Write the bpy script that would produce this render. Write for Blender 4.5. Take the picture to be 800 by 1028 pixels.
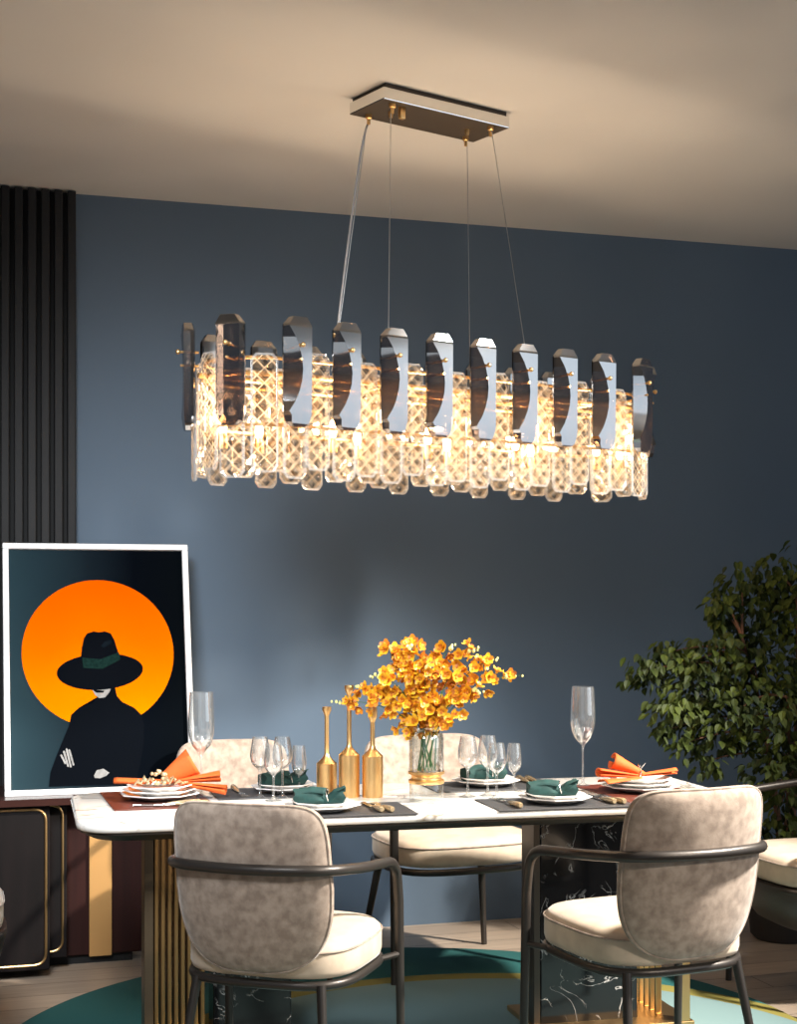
import bpy, bmesh, math, random
from math import sin, cos, pi, radians as R
from mathutils import Vector, Matrix

for o in list(bpy.data.objects): bpy.data.objects.remove(o, do_unlink=True)
S = bpy.context.scene
COL = S.collection
random.seed(7)

# ------------------------------------------------------------------ camera
EYE = 1.37; YAW = 17.0
cam_d = bpy.data.cameras.new('camera'); cam = bpy.data.objects.new('camera', cam_d); COL.objects.link(cam)
cam.location = (0, 0, EYE); cam.rotation_euler = (R(90), 0, R(-YAW))
cam_d.sensor_fit = 'HORIZONTAL'; cam_d.sensor_width = 36; cam_d.lens = 67.5; cam_d.shift_y = 0.1075
cam_d.clip_start = .05
S.camera = cam

# ------------------------------------------------------------------ light
S.view_settings.view_transform = 'Standard'; S.view_settings.look = 'None'
S.view_settings.gamma = 1; S.view_settings.use_curve_mapping = False
S.view_settings.exposure = 0.0
W = bpy.data.worlds.new('world'); S.world = W; W.use_nodes = True
bg = W.node_tree.nodes['Background']; bg.inputs[0].default_value = (.55, .62, .75, 1); bg.inputs[1].default_value = .12

def aim(o, tgt):
    o.rotation_euler = (Vector(tgt) - o.location).to_track_quat('-Z', 'Y').to_euler()
def area(name, loc, tgt, sx, sy, watts, colr, spread=180):
    d = bpy.data.lights.new(name, 'AREA'); d.shape = 'RECTANGLE'; d.size = sx; d.size_y = sy
    d.energy = watts; d.color = colr; d.spread = R(spread)
    o = bpy.data.objects.new(name, d); COL.objects.link(o); o.location = loc; aim(o, tgt); return o
def spot(name, loc, tgt, ang, blend, watts, colr, rad=.15):
    d = bpy.data.lights.new(name, 'SPOT'); d.spot_size = R(ang); d.spot_blend = blend; d.energy = watts
    d.color = colr; d.shadow_soft_size = rad
    o = bpy.data.objects.new(name, d); COL.objects.link(o); o.location = loc; aim(o, tgt); return o
# a big window at the right behind the viewer, a window behind the viewer, two ceiling spots, plus an unseen wash added to brighten the lower wall
area('window_right', (5.4, .6, 2.0), (1.2, 3.0, 1.6), 4.6, 2.6, 42, (.76, .88, 1), 150)
area('window_daylight', (-1.6, -1.6, 1.3), (.6, 5.9, .4), 3.6, 2.2, 9, (.85, .93, 1), 120)
spot('ceiling_spot', (3.6, 2.9, 2.85), (1.55, 4.3, .7), 60,   .7, 1750, (1, .93, .84), .10)
spot('wall_fill', (-.1, 2.2, 2.55), (.95, 5.95, .68), 58, 1, 740, (.90, .95, 1), .45)  # added fill aimed at the lower left wall, no fitting of the room
spot('room_spot', (3.3, .2, 2.8), (1.5, 3.7, .65), 34, .9, 330, (1, .88, .74), .12)

# ------------------------------------------------------------------ materials
def new_mat(name):
    m = bpy.data.materials.new(name); m.use_nodes = True
    nt = m.node_tree; nt.nodes.clear()
    out = nt.nodes.new('ShaderNodeOutputMaterial'); return m, nt, out
def N(nt, kind, **kw):
    n = nt.nodes.new(kind)
    for k, v in kw.items():
        if k.startswith('i_'): n.inputs[k[2:].replace('_', ' ')].default_value = v
        else: setattr(n, k, v)
    return n
def c4(c): return (c[0], c[1], c[2], 1)
def pbr(name, col, rough=.5, metal=0, noise=0, nscale=20, bump=0, bscale=60, sheen=0, col2=None, coat=0, trans=0, detail=4, spec=.5):
    m, nt, out = new_mat(name)
    p = N(nt, 'ShaderNodeBsdfPrincipled'); p.inputs['Base Color'].default_value = c4(col)
    p.inputs['Roughness'].default_value = rough; p.inputs['Metallic'].default_value = metal
    p.inputs['Specular IOR Level'].default_value = spec
    if sheen: p.inputs['Sheen Weight'].default_value = sheen; p.inputs['Sheen Roughness'].default_value = .4
    if coat: p.inputs['Coat Weight'].default_value = coat
    if trans: p.inputs['Transmission Weight'].default_value = trans
    tc = N(nt, 'ShaderNodeTexCoord')
    n = N(nt, 'ShaderNodeTexNoise'); n.inputs['Scale'].default_value = nscale; n.inputs['Detail'].default_value = detail
    nt.links.new(tc.outputs['Object'], n.inputs['Vector'])
    cr = N(nt, 'ShaderNodeValToRGB')
    if col2 is None: col2 = tuple(max(0, x * (1 - noise)) for x in col)
    cr.color_ramp.elements[0].color = c4(col2); cr.color_ramp.elements[1].color = c4(col)
    cr.color_ramp.elements[0].position = .35; cr.color_ramp.elements[1].position = .65
    nt.links.new(n.outputs['Fac'], cr.inputs['Fac']); nt.links.new(cr.outputs['Color'], p.inputs['Base Color'])
    if bump:
        b = N(nt, 'ShaderNodeBump'); b.inputs['Strength'].default_value = bump; b.inputs['Distance'].default_value = .002
        n2 = N(nt, 'ShaderNodeTexNoise'); n2.inputs['Scale'].default_value = bscale
        nt.links.new(tc.outputs['Object'], n2.inputs['Vector']); nt.links.new(n2.outputs['Fac'], b.inputs['Height'])
        nt.links.new(b.outputs['Normal'], p.inputs['Normal'])
    nt.links.new(p.outputs[0], out.inputs['Surface'])
    return m

def thin_glass(name, tint=(1, 1, 1), refl=.06, edge=.7, rough=.02, frost=0):
    m, nt, out = new_mat(name)
    tr = N(nt, 'ShaderNodeBsdfTransparent'); tr.inputs[0].default_value = c4(tint)
    gl = N(nt, 'ShaderNodeBsdfGlossy'); gl.inputs['Roughness'].default_value = rough
    lw = N(nt, 'ShaderNodeLayerWeight'); lw.inputs['Blend'].default_value = .35
    mr = N(nt, 'ShaderNodeMapRange'); mr.inputs['To Min'].default_value = refl; mr.inputs['To Max'].default_value = edge
    nt.links.new(lw.outputs['Facing'], mr.inputs['Value'])
    mx = N(nt, 'ShaderNodeMixShader'); nt.links.new(mr.outputs[0], mx.inputs[0])
    nt.links.new(tr.outputs[0], mx.inputs[1]); nt.links.new(gl.outputs[0], mx.inputs[2])
    last = mx
    if frost:
        df = N(nt, 'ShaderNodeBsdfDiffuse'); df.inputs[0].default_value = (.9, .9, .9, 1)
        m2 = N(nt, 'ShaderNodeMixShader'); m2.inputs[0].default_value = frost
        nt.links.new(mx.outputs[0], m2.inputs[1]); nt.links.new(df.outputs[0], m2.inputs[2]); last = m2
    nt.links.new(last.outputs[0], out.inputs['Surface']); return m

def emit(name, col, s):
    m, nt, out = new_mat(name); e = N(nt, 'ShaderNodeEmission'); e.inputs[0].default_value = c4(col); e.inputs[1].default_value = s
    nt.links.new(e.outputs[0], out.inputs['Surface']); return m

def cut_crystal(name):
    """clear plate with a net of frosted diagonal cuts (the cuts scatter the bulbs' light)"""
    m, nt, out = new_mat(name)
    tc = N(nt, 'ShaderNodeTexCoord'); sp = N(nt, 'ShaderNodeSeparateXYZ'); nt.links.new(tc.outputs['Object'], sp.inputs[0])
    def lines(sgn):
        mul = N(nt, 'ShaderNodeMath', operation='MULTIPLY'); mul.inputs[1].default_value = 1.0
        nt.links.new(sp.outputs['Z'], mul.inputs[0])
        a = N(nt, 'ShaderNodeMath', operation='ADD' if sgn > 0 else 'SUBTRACT')
        nt.links.new(sp.outputs['X'], a.inputs[0]); nt.links.new(mul.outputs[0], a.inputs[1])
        q = N(nt, 'ShaderNodeMath', operation='MULTIPLY'); q.inputs[1].default_value = 1 / .043
        nt.links.new(a.outputs[0], q.inputs[0])
        f = N(nt, 'ShaderNodeMath', operation='PINGPONG'); f.inputs[1].default_value = .5
        nt.links.new(q.outputs[0], f.inputs[0]); return f
    l1, l2 = lines(1), lines(-1)
    mn = N(nt, 'ShaderNodeMath', operation='MINIMUM'); nt.links.new(l1.outputs[0], mn.inputs[0]); nt.links.new(l2.outputs[0], mn.inputs[1])
    mr = N(nt, 'ShaderNodeMapRange'); mr.inputs['From Min'].default_value = .02; mr.inputs['From Max'].default_value = .075
    mr.inputs['To Min'].default_value = .36; mr.inputs['To Max'].default_value = .0
    nt.links.new(mn.outputs[0], mr.inputs['Value'])
    # facets between the cuts: each lozenge tilts its own way
    b = N(nt, 'ShaderNodeBump'); b.inputs['Strength'].default_value = 1; b.inputs['Distance'].default_value = .02
    nt.links.new(mn.outputs[0], b.inputs['Height'])
    no = N(nt, 'ShaderNodeTexVoronoi'); no.inputs['Scale'].default_value = 75; nt.links.new(tc.outputs['Object'], no.inputs['Vector'])
    tr = N(nt, 'ShaderNodeBsdfTransparent'); tr.inputs[0].default_value = (.97, .95, .92, 1)
    tv = N(nt, 'ShaderNodeMix', data_type='RGBA'); tv.inputs[6].default_value = (.97, .95, .92, 1); tv.inputs[7].default_value = (.50, .36, .23, 1)  # amber cells paint in the dark spots of refracting facets
    sv = N(nt, 'ShaderNodeSeparateColor'); nt.links.new(no.outputs['Color'], sv.inputs[0])
    pv = N(nt, 'ShaderNodeMath', operation='POWER'); pv.inputs[1].default_value = 3; nt.links.new(sv.outputs[1], pv.inputs[0])
    nt.links.new(pv.outputs[0], tv.inputs[0]); nt.links.new(tv.outputs[2], tr.inputs[0])
    gl = N(nt, 'ShaderNodeBsdfGlossy'); gl.inputs['Roughness'].default_value = .12; nt.links.new(b.outputs[0], gl.inputs['Normal'])
    tl = N(nt, 'ShaderNodeBsdfTranslucent'); tl.inputs[0].default_value = (1, .84, .62, 1)  # glass is clear; the bulbs' warm glow is put into this scatter colour
    df = N(nt, 'ShaderNodeBsdfDiffuse'); df.inputs[0].default_value = (1, .84, .62, 1)
    ms = N(nt, 'ShaderNodeMixShader'); ms.inputs[0].default_value = .35
    nt.links.new(tl.outputs[0], ms.inputs[1]); nt.links.new(df.outputs[0], ms.inputs[2])
    # random cells scatter a little, painting in the facets' uneven sparkle
    fr = N(nt, 'ShaderNodeMapRange'); fr.inputs['To Min'].default_value = .0; fr.inputs['To Max'].default_value = .16
    sx = N(nt, 'ShaderNodeSeparateColor'); nt.links.new(no.outputs['Color'], sx.inputs[0]); 
    pw = N(nt, 'ShaderNodeMath', operation='POWER'); pw.inputs[1].default_value = 4.5
    nt.links.new(sx.outputs[0], pw.inputs[0]); nt.links.new(pw.outputs[0], fr.inputs['Value'])
    mg = N(nt, 'ShaderNodeMixShader'); mg.inputs[0].default_value = .16
    nt.links.new(tr.outputs[0], mg.inputs[1]); nt.links.new(gl.outputs[0], mg.inputs[2])
    mx0 = N(nt, 'ShaderNodeMath', operation='MAXIMUM'); nt.links.new(mr.outputs[0], mx0.inputs[0]); nt.links.new(fr.outputs[0], mx0.inputs[1])
    m3 = N(nt, 'ShaderNodeMixShader'); nt.links.new(mx0.outputs[0], m3.inputs[0])
    nt.links.new(mg.outputs[0], m3.inputs[1]); nt.links.new(ms.outputs[0], m3.inputs[2])
    nt.links.new(m3.outputs[0], out.inputs['Surface']); return m

def marble(name, base, vein, scale=2.5, width=.04, rough=.12, fine=True):
    m, nt, out = new_mat(name)
    p = N(nt, 'ShaderNodeBsdfPrincipled'); p.inputs['Roughness'].default_value = rough
    tc = N(nt, 'ShaderNodeTexCoord')
    n = N(nt, 'ShaderNodeTexNoise'); n.inputs['Scale'].default_value = scale; n.inputs['Detail'].default_value = 6; n.inputs['Distortion'].default_value = 1.2
    nt.links.new(tc.outputs['Object'], n.inputs['Vector'])
    a = N(nt, 'ShaderNodeMath', operation='SUBTRACT'); a.inputs[1].default_value = .5; nt.links.new(n.outputs['Fac'], a.inputs[0])
    ab = N(nt, 'ShaderNodeMath', operation='ABSOLUTE'); nt.links.new(a.outputs[0], ab.inputs[0])
    n2 = N(nt, 'ShaderNodeTexNoise'); n2.inputs['Scale'].default_value = scale * 1.7; nt.links.new(tc.outputs['Object'], n2.inputs['Vector'])
    mr = N(nt, 'ShaderNodeMapRange'); mr.inputs['From Min'].default_value = 0; mr.inputs['From Max'].default_value = width
    mr.inputs['To Min'].default_value = 1; mr.inputs['To Max'].default_value = 0; nt.links.new(ab.outputs[0], mr.inputs['Value'])
    k = N(nt, 'ShaderNodeMapRange'); k.inputs['From Min'].default_value = .45; k.inputs['From Max'].default_value = .65
    nt.links.new(n2.outputs['Fac'], k.inputs['Value'])
    mu = N(nt, 'ShaderNodeMath', operation='MULTIPLY'); nt.links.new(mr.outputs[0], mu.inputs[0]); nt.links.new(k.outputs[0], mu.inputs[1])
    mix = N(nt, 'ShaderNodeMix', data_type='RGBA'); mix.inputs[6].default_value = c4(base); mix.inputs[7].default_value = c4(vein)
    nt.links.new(mu.outputs[0], mix.inputs[0]); nt.links.new(mix.outputs[2], p.inputs['Base Color'])
    nt.links.new(p.outputs[0], out.inputs['Surface']); return m

def wood(name, c1, c2, rough=.35, scale=3, axis='X'):
    m, nt, out = new_mat(name)
    p = N(nt, 'ShaderNodeBsdfPrincipled'); p.inputs['Roughness'].default_value = rough; p.inputs['Specular IOR Level'].default_value = .2
    tc = N(nt, 'ShaderNodeTexCoord'); mp = N(nt, 'ShaderNodeMapping')
    mp.inputs['Scale'].default_value = (1, 14, 14) if axis == 'X' else (14, 14, 1)
    nt.links.new(tc.outputs['Object'], mp.inputs[0])
    n = N(nt, 'ShaderNodeTexNoise'); n.inputs['Scale'].default_value = scale; n.inputs['Detail'].default_value = 5
    nt.links.new(mp.outputs[0], n.inputs['Vector'])
    cr = N(nt, 'ShaderNodeValToRGB'); cr.color_ramp.elements[0].color = c4(c1); cr.color_ramp.elements[1].color = c4(c2)
    cr.color_ramp.elements[0].position = .3; cr.color_ramp.elements[1].position = .7
    nt.links.new(n.outputs['Fac'], cr.inputs[0]); nt.links.new(cr.outputs[0], p.inputs['Base Color'])
    nt.links.new(p.outputs[0], out.inputs['Surface']); return m

def plank_floor():
    m, nt, out = new_mat('grey_oak_boards')
    p = N(nt, 'ShaderNodeBsdfPrincipled'); p.inputs['Roughness'].default_value = .38
    tc = N(nt, 'ShaderNodeTexCoord')
    br = N(nt, 'ShaderNodeTexBrick'); br.offset = .37; br.inputs['Scale'].default_value = 1
    br.inputs['Brick Width'].default_value = 1.4; br.inputs['Row Height'].default_value = .16; br.inputs['Mortar Size'].default_value = .002
    br.inputs['Color1'].default_value = (.42, .33, .25, 1); br.inputs['Color2'].default_value = (.33, .26, .20, 1); br.inputs['Mortar'].default_value = (.05, .04, .03, 1)
    nt.links.new(tc.outputs['Object'], br.inputs['Vector'])
    mp = N(nt, 'ShaderNodeMapping'); mp.inputs['Scale'].default_value = (2, 30, 1); nt.links.new(tc.outputs['Object'], mp.inputs[0])
    n = N(nt, 'ShaderNodeTexNoise'); n.inputs['Scale'].default_value = 2; n.inputs['Detail'].default_value = 6; nt.links.new(mp.outputs[0], n.inputs['Vector'])
    mr = N(nt, 'ShaderNodeMapRange'); mr.inputs['To Min'].default_value = .65; mr.inputs['To Max'].default_value = 1.3; nt.links.new(n.outputs['Fac'], mr.inputs['Value'])
    mix = N(nt, 'ShaderNodeMix', data_type='RGBA', blend_type='MULTIPLY'); mix.inputs[0].default_value = 1
    nt.links.new(br.outputs['Color'], mix.inputs[6]); nt.links.new(mr.outputs[0], mix.inputs[7])
    nt.links.new(mix.outputs[2], p.inputs['Base Color']); nt.links.new(p.outputs[0], out.inputs['Surface']); return m

M = {}
M['wall'] = pbr('blue_wall_paint', (.078, .116, .163), .75, noise=.04, nscale=2, bump=.05, bscale=200)
M['ceiling'] = pbr('cream_ceiling_paint', (.66, .64, .60), .8, noise=.03, nscale=2)
M['floor'] = plank_floor()
M['slat'] = pbr('charcoal_slat', (.008, .008, .0085), .6, noise=.1, spec=.3)
M['slatback'] = pbr('black_backing', (.003, .003, .003), .8)
M['velvet'] = pbr('taupe_velvet', (.40, .315, .25), .8, col2=(.245, .185, .143), nscale=36, sheen=.35, bump=.2, bscale=300, detail=8)
M['seat'] = pbr('cream_velvet', (.60, .49, .37), .85, col2=(.50, .40, .30), nscale=18, sheen=.3, detail=8)
M['tube'] = pbr('dark_bronze_tube', (.05, .043, .038), .38, metal=.55)
M['shell'] = pbr('brown_leather_shell', (.035, .026, .022), .45)
M['marble'] = marble('white_marble', (.80, .77, .72), (.24, .19, .14), 3.2, .032, .13)
M['bmarble'] = marble('black_marble', (.006, .006, .007), (.62, .60, .58), 7, .010, .12)
M['darkmetal'] = pbr('dark_brown_metal', (.055, .045, .036), .35, metal=.6)
M['brown'] = pbr('lit_dark_metal', (.085, .06, .035), .4, metal=.3)  # side panel's dark metal, the light on it put into a browner tone
M['gold'] = pbr('brushed_gold', (.88, .56, .24), .36, metal=1, noise=.06, nscale=8)
M['gold2'] = pbr('pale_brass', (.62, .40, .18), .35, metal=1, noise=.05)
M['goldflat'] = pbr('gold_lacquer_panel', (.50, .27, .09), .5, metal=.1, noise=.06, nscale=3)
M['redwood'] = wood('dark_red_lacquer', (.016, .004, .003), (.028, .007, .005), .65, 2, 'Z')
M['sidewood'] = wood('dark_sideboard_wood', (.003, .002, .002), (.007, .004, .004), .7, 2, 'Z')
M['sidetop'] = wood('dark_brown_top', (.03, .012, .010), (.04, .016, .013), .25, 2)
M['chrome'] = pbr('polished_chrome', (.80, .80, .78), .12, metal=1)
M['bronze_mirror'] = pbr('bronze_mirror', (.105, .08, .055), .5, metal=.5)
M['glass'] = thin_glass('thin_clear_glass', (.97, .98, .98), .05, .95, .03, .035)
M['vaseglass'] = thin_glass('vase_glass', (.93, .95, .94), .06, .7, .03, .0)
M['smoke'] = thin_glass('smoked_crystal_glass', (.34, .27, .22), .40, .85, .08)
M['crystal'] = cut_crystal('cut_crystal_glass')
M['crystal_edge'] = thin_glass('bevelled_crystal_edge', (.95, .93, .9), .1, .6, .1, .13)
M['bulb'] = emit('warm_bulb_glow', (1, .66, .32), 60)
M['wire'] = pbr('steel_wire', (.55, .55, .55), .3, metal=1)
M['cord'] = pbr('clear_silver_cord', (.55, .57, .6), .25, metal=.6)
M['white'] = pbr('white_frame', (.82, .82, .82), .4)
M['plate'] = pbr('white_porcelain', (.82, .79, .76), .2, coat=.4)
M['platerim'] = pbr('grey_porcelain', (.30, .28, .26), .2, coat=.3)
M['mat'] = pbr('grey_leather_mat', (.045, .045, .047), .5, bump=.2, bscale=400)
M['redmat'] = pbr('burgundy_leather_mat', (.10, .022, .012), .4, bump=.2, bscale=400)
M['green'] = pbr('dark_green_linen', (.004, .045, .040), .8, noise=.35, nscale=40, bump=.3, bscale=200)
M['orange'] = pbr('orange_linen', (.62, .105, .010), .75, noise=.12, nscale=30, bump=.3, bscale=200)
M['ivory'] = pbr('ivory_gold_handle', (.62, .47, .28), .25, metal=.5, noise=.3, nscale=90)
M['steel'] = pbr('steel_cutlery', (.6, .58, .54), .2, metal=1)
M['leaf'] = pbr('ficus_leaf', (.052, .072, .008), .6, col2=(.009, .018, .003), nscale=9, spec=.25)
M['bark'] = pbr('brown_bark', (.16, .075, .04), .8, noise=.4)
M['pot'] = pbr('dark_planter', (.03, .028, .028), .5)
M['soil'] = pbr('potting_soil', (.02, .013, .009), .95, noise=.5, nscale=60)
M['petal'] = pbr('yellow_petal', (.85, .50, .02), .5, col2=(.74, .30, .01), nscale=40)
M['petal2'] = pbr('amber_petal', (.66, .24, .01), .5, col2=(.46, .12, .01), nscale=40)
M['budm'] = pbr('pale_yellow_bud', (.75, .72, .25), .5)
M['stem'] = pbr('green_stem', (.03, .10, .02), .5)
M['water'] = thin_glass('vase_water', (.9, .94, .9), .03, .3, .02)

# ------------------------------------------------------------------ mesh helpers
class MB:
    def __init__(self): self.bm = bmesh.new(); self.mi = 0
    def _f(self, vs):
        try: f = self.bm.faces.new(vs); f.material_index = self.mi; return f
        except ValueError: return None
    def box(self, a, b, bev=0):
        x0, y0, z0 = a; x1, y1, z1 = b
        r = bmesh.ops.create_cube(self.bm, size=1, matrix=Matrix.Translation(((x0+x1)/2, (y0+y1)/2, (z0+z1)/2)) @ Matrix.Diagonal((x1-x0, y1-y0, z1-z0, 1)))
        fs = {f for v in r['verts'] for f in v.link_faces}
        for f in fs: f.material_index = self.mi
        if bev:
            es = list({e for v in r['verts'] for e in v.link_edges})
            g = bmesh.ops.bevel(self.bm, geom=es, offset=bev, segments=2, affect='EDGES', profile=.5)
            for f in g['faces']: f.material_index = self.mi
        return self
    def loft(self, rings, cap=True, closed=True):
        R_ = [[self.bm.verts.new(p) for p in r] for r in rings]
        n = len(R_[0])
        for a, b in zip(R_, R_[1:]):
            for i in range(n if closed else n - 1):
                j = (i + 1) % n; self._f([a[i], a[j], b[j], b[i]])
        if cap and closed:
            self._f(list(reversed(R_[0]))); self._f(R_[-1])
        return self
    def tube(self, pts, r, seg=10, closed=False, cap=True):
        pts = [Vector(p) for p in pts]; n = len(pts)
        rs = r if isinstance(r, (list, tuple)) else [r] * n
        up = None; rings = []
        for i in range(n):
            if closed: t = pts[(i+1) % n] - pts[i-1]
            else: t = pts[min(i+1, n-1)] - pts[max(i-1, 0)]
            if t.length < 1e-9: t = Vector((0, 0, 1))
            t.normalize()
            if up is None:
                up = Vector((0, 0, 1)) if abs(t.z) < .9 else Vector((1, 0, 0))
            s = t.cross(up)
            if s.length < 1e-6: s = t.orthogonal()
            s.normalize(); up = s.cross(t).normalized()
            rings.append([pts[i] + (s * cos(2*pi*k/seg) + up * sin(2*pi*k/seg)) * rs[i] for k in range(seg)])
        if closed: rings.append(rings[0]); self.loft(rings, cap=False); bmesh.ops.remove_doubles(self.bm, verts=self.bm.verts, dist=1e-5)
        else: self.loft(rings, cap=cap)
        return self
    def lathe(self, prof, seg=32, c=(0, 0, 0), cap=False, phase=0):
        rings = [[(c[0] + r*cos(2*pi*k/seg+phase), c[1] + r*sin(2*pi*k/seg+phase), c[2] + z) for k in range(seg)] for r, z in prof]
        return self.loft(rings, cap=cap)
    def prism(self, poly, z0, z1, bev=0):
        n = len(poly)
        return self.loft([[(x, y, z0) for x, y in poly], [(x, y, z1) for x, y in poly]])
    def sphere(self, c, r, sc=(1, 1, 1), u=12, v=8):
        g = bmesh.ops.create_uvsphere(self.bm, u_segments=u, v_segments=v, radius=r, matrix=Matrix.Translation(c) @ Matrix.Diagonal((*sc, 1)))
        for f in {f for q in g['verts'] for f in q.link_faces}: f.material_index = self.mi
        return self
    def hull(self, pts):
        vs = [self.bm.verts.new(p) for p in pts]
        bmesh.ops.convex_hull(self.bm, input=vs); return self
    def grid(self, rows):
        return self.loft(rows, cap=False, closed=False)
    def build(self, name, mats, parent=None, smooth=True, ang=40, loc=None):
        bmesh.ops.recalc_face_normals(self.bm, faces=self.bm.faces)
        me = bpy.data.meshes.new(name); self.bm.to_mesh(me); self.bm.free()
        for m in (mats if isinstance(mats, (list, tuple)) else [mats]): me.materials.append(m)
        if smooth:
            for p in me.polygons: p.use_smooth = True
            me.set_sharp_from_angle(angle=R(ang))
        o = bpy.data.objects.new(name, me); COL.objects.link(o)
        if parent: o.parent = parent
        if loc: o.location = loc
        return o

def tag(o, label=None, cat=None, group=None, kind=None):
    if label: o['label'] = label
    if cat: o['category'] = cat
    if group: o['group'] = group
    if kind: o['kind'] = kind
    return o
def thing(name, label, cat, loc=(0, 0, 0), rz=0, group=None):
    o = bpy.data.objects.new(name, None); o.empty_display_size = .05; COL.objects.link(o)
    o.location = loc; o.rotation_euler = (0, 0, rz); return tag(o, label, cat, group)
def dup(src, loc=None, rz=None, label=None, parent=None, group=None):
    def rec(o, par):
        c = o.copy(); COL.objects.link(c); c.parent = par
        for ch in list(o.children): rec(ch, c)
        return c
    c = rec(src, parent)
    if loc is not None: c.location = loc
    if rz is not None: c.rotation_euler = (0, 0, rz)
    if label: c['label'] = label
    if group: c['group'] = group
    return c

def rounded(pts, rad, closed=False, n=7):
    """polyline with its corners rounded"""
    pts = [Vector(p) for p in pts]; out = []
    N_ = len(pts)
    for i, p in enumerate(pts):
        if not closed and i in (0, N_ - 1): out.append(p); continue
        a = pts[i-1]; b = pts[(i+1) % N_]
        r = rad[i] if isinstance(rad, (list, tuple)) else rad
        da = min(r, (a-p).length * .49); db = min(r, (b-p).length * .49)
        A = p + (a-p).normalized() * da; B = p + (b-p).normalized() * db
        for k in range(n + 1):
            t = k / n; out.append(A*(1-t)**2 + p*2*t*(1-t) + B*t*t)
    return out
def superell(a, b, n, seg=48, c=(0, 0)):
    out = []
    for k in range(seg):
        t = 2*pi*k/seg; ct, st = cos(t), sin(t)
        out.append((c[0] + a*math.copysign(abs(ct)**(2/n), ct), c[1] + b*math.copysign(abs(st)**(2/n), st)))
    return out
TH = R(YAW)
def at(px, py, z):
    """the place on the level z that the photograph shows at this pixel"""
    D = (EYE - z) * 1500 / (py - 600); lat = (px - 400) / 1500 * D
    return (D*sin(TH) + lat*cos(TH), D*cos(TH) - lat*sin(TH), z)

# ------------------------------------------------------------------ the room
def slab(name, a, b, m):
    o = MB().box(a, b).build(name, m, smooth=False); tag(o, kind='structure'); return o
slab('floor', (-2.6, -2.2, -.1), (6.0, 6.06, 0), M['floor'])
slab('wall_back', (-2.6, 5.96, 0), (6.0, 6.06, 2.95), M['wall'])
slab('ceiling', (-2.6, -2.2, 2.95), (6.0, 6.06, 3.05), M['ceiling'])

# slatted panel on the left of the back wall
sp = thing('slatted_panel', 'charcoal wall panel of tall vertical slats at the left of the blue wall', 'wall panel', (0, 5.96, 0))
MB().box((-.75, -.02, 0), (.50, 0, 2.945)).build('backing', M['slatback'], sp, False)
s0 = MB().box((-.016, -.062, 0), (.016, -.02, 2.945), .004).build('slat', M['slat'], sp, False, loc=(.482, 0, 0))
for k in range(1, 25): dup(s0, (.482 - .0500*k, 0, 0), parent=sp)

# round rug
rug_m, nt, out = new_mat('rug_pile')
p = N(nt, 'ShaderNodeBsdfPrincipled'); p.inputs['Roughness'].default_value = .95
tc = N(nt, 'ShaderNodeTexCoord'); ln = N(nt, 'ShaderNodeVectorMath', operation='DISTANCE'); ln.inputs[1].default_value = (.2, -.35, 0)
nt.links.new(tc.outputs['Object'], ln.inputs[0])
cr = N(nt, 'ShaderNodeValToRGB'); cr.color_ramp.interpolation = 'CONSTANT'
E_ = cr.color_ramp.elements; E_[0].position = 0; E_[0].color = (.14, .22, .22, 1)
E_[1].position = .93; E_[1].color = (.20, .17, .03, 1)
e = E_.new(.999); e.color = (.005, .09, .085, 1)
dv = N(nt, 'ShaderNodeMath', operation='DIVIDE'); dv.inputs[1].default_value = 1.15
nt.links.new(ln.outputs['Value'], dv.inputs[0]); nt.links.new(dv.outputs[0], cr.inputs[0]); nt.links.new(cr.outputs[0], p.inputs['Base Color'])
nt.links.new(p.outputs[0], out.inputs['Surface'])
rg = MB().lathe([(0.001, 0), (1.27, 0), (1.28, .005), (1.27, .012), (.001, .012)], 96).build('rug', rug_m)
rg.location = (1.37, 4.32, 0); tag(rg, 'round dark teal rug with an olive ring under the dining table', 'rug')

# ------------------------------------------------------------------ sideboard and leaning picture
sb = thing('sideboard', 'low dark wooden sideboard with gold outlined doors under the leaning picture', 'sideboard', (0, 0, 0))
MB().box((-1.0, 5.60, .05), (.44, 5.89, .628), .004).build('cabinet_body', M['sidewood'], sb, False)
MB().prism([(-1.0, 5.46), (.455, 5.46), (.455, 5.535), (.732, 5.535), (.732, 5.89), (-1.0, 5.89)], .628, .653).build('top', M['sidetop'], sb, False)
MB().box((.44, 5.68, .035), (.725, 5.89, .628), .004).build('side_cabinet', M['redwood'], sb, False)
MB().box((.527, 5.668, .03), (.610, 5.68, .628), .002).build('gold_strip', M['goldflat'], sb, False)
MB().box((-1.0, 5.70, 0), (.69, 5.88, .05)).build('plinth', M['slatback'], sb, False)
def door_frame(x0, x1, z0, z1, y, r=.0055):
    return rounded([(x0, y, z0), (x1, y, z0), (x1, y, z1), (x0, y, z1)], .045, True)
for i, (x0, x1, y, z0, z1) in enumerate(((-.35, .372, 5.50, .045, .617), (-.98, -.36, 5.50, .045, .617))):
    d = MB().box((x0, y, z0 - .01), (x1, 5.60, z1 + .01), .004).build('door', M['sidewood'], sb, False)
    MB().tube(door_frame(x0 + .02, x1 - .014, z0 + .008, z1 - .006, y), .0055, 8, True).build('trim', M['gold2'], d)
MB().tube(door_frame(-.9, .424, .075, .61, 5.599), .005, 8, True).build('trim', M['gold2'], sb)

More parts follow.
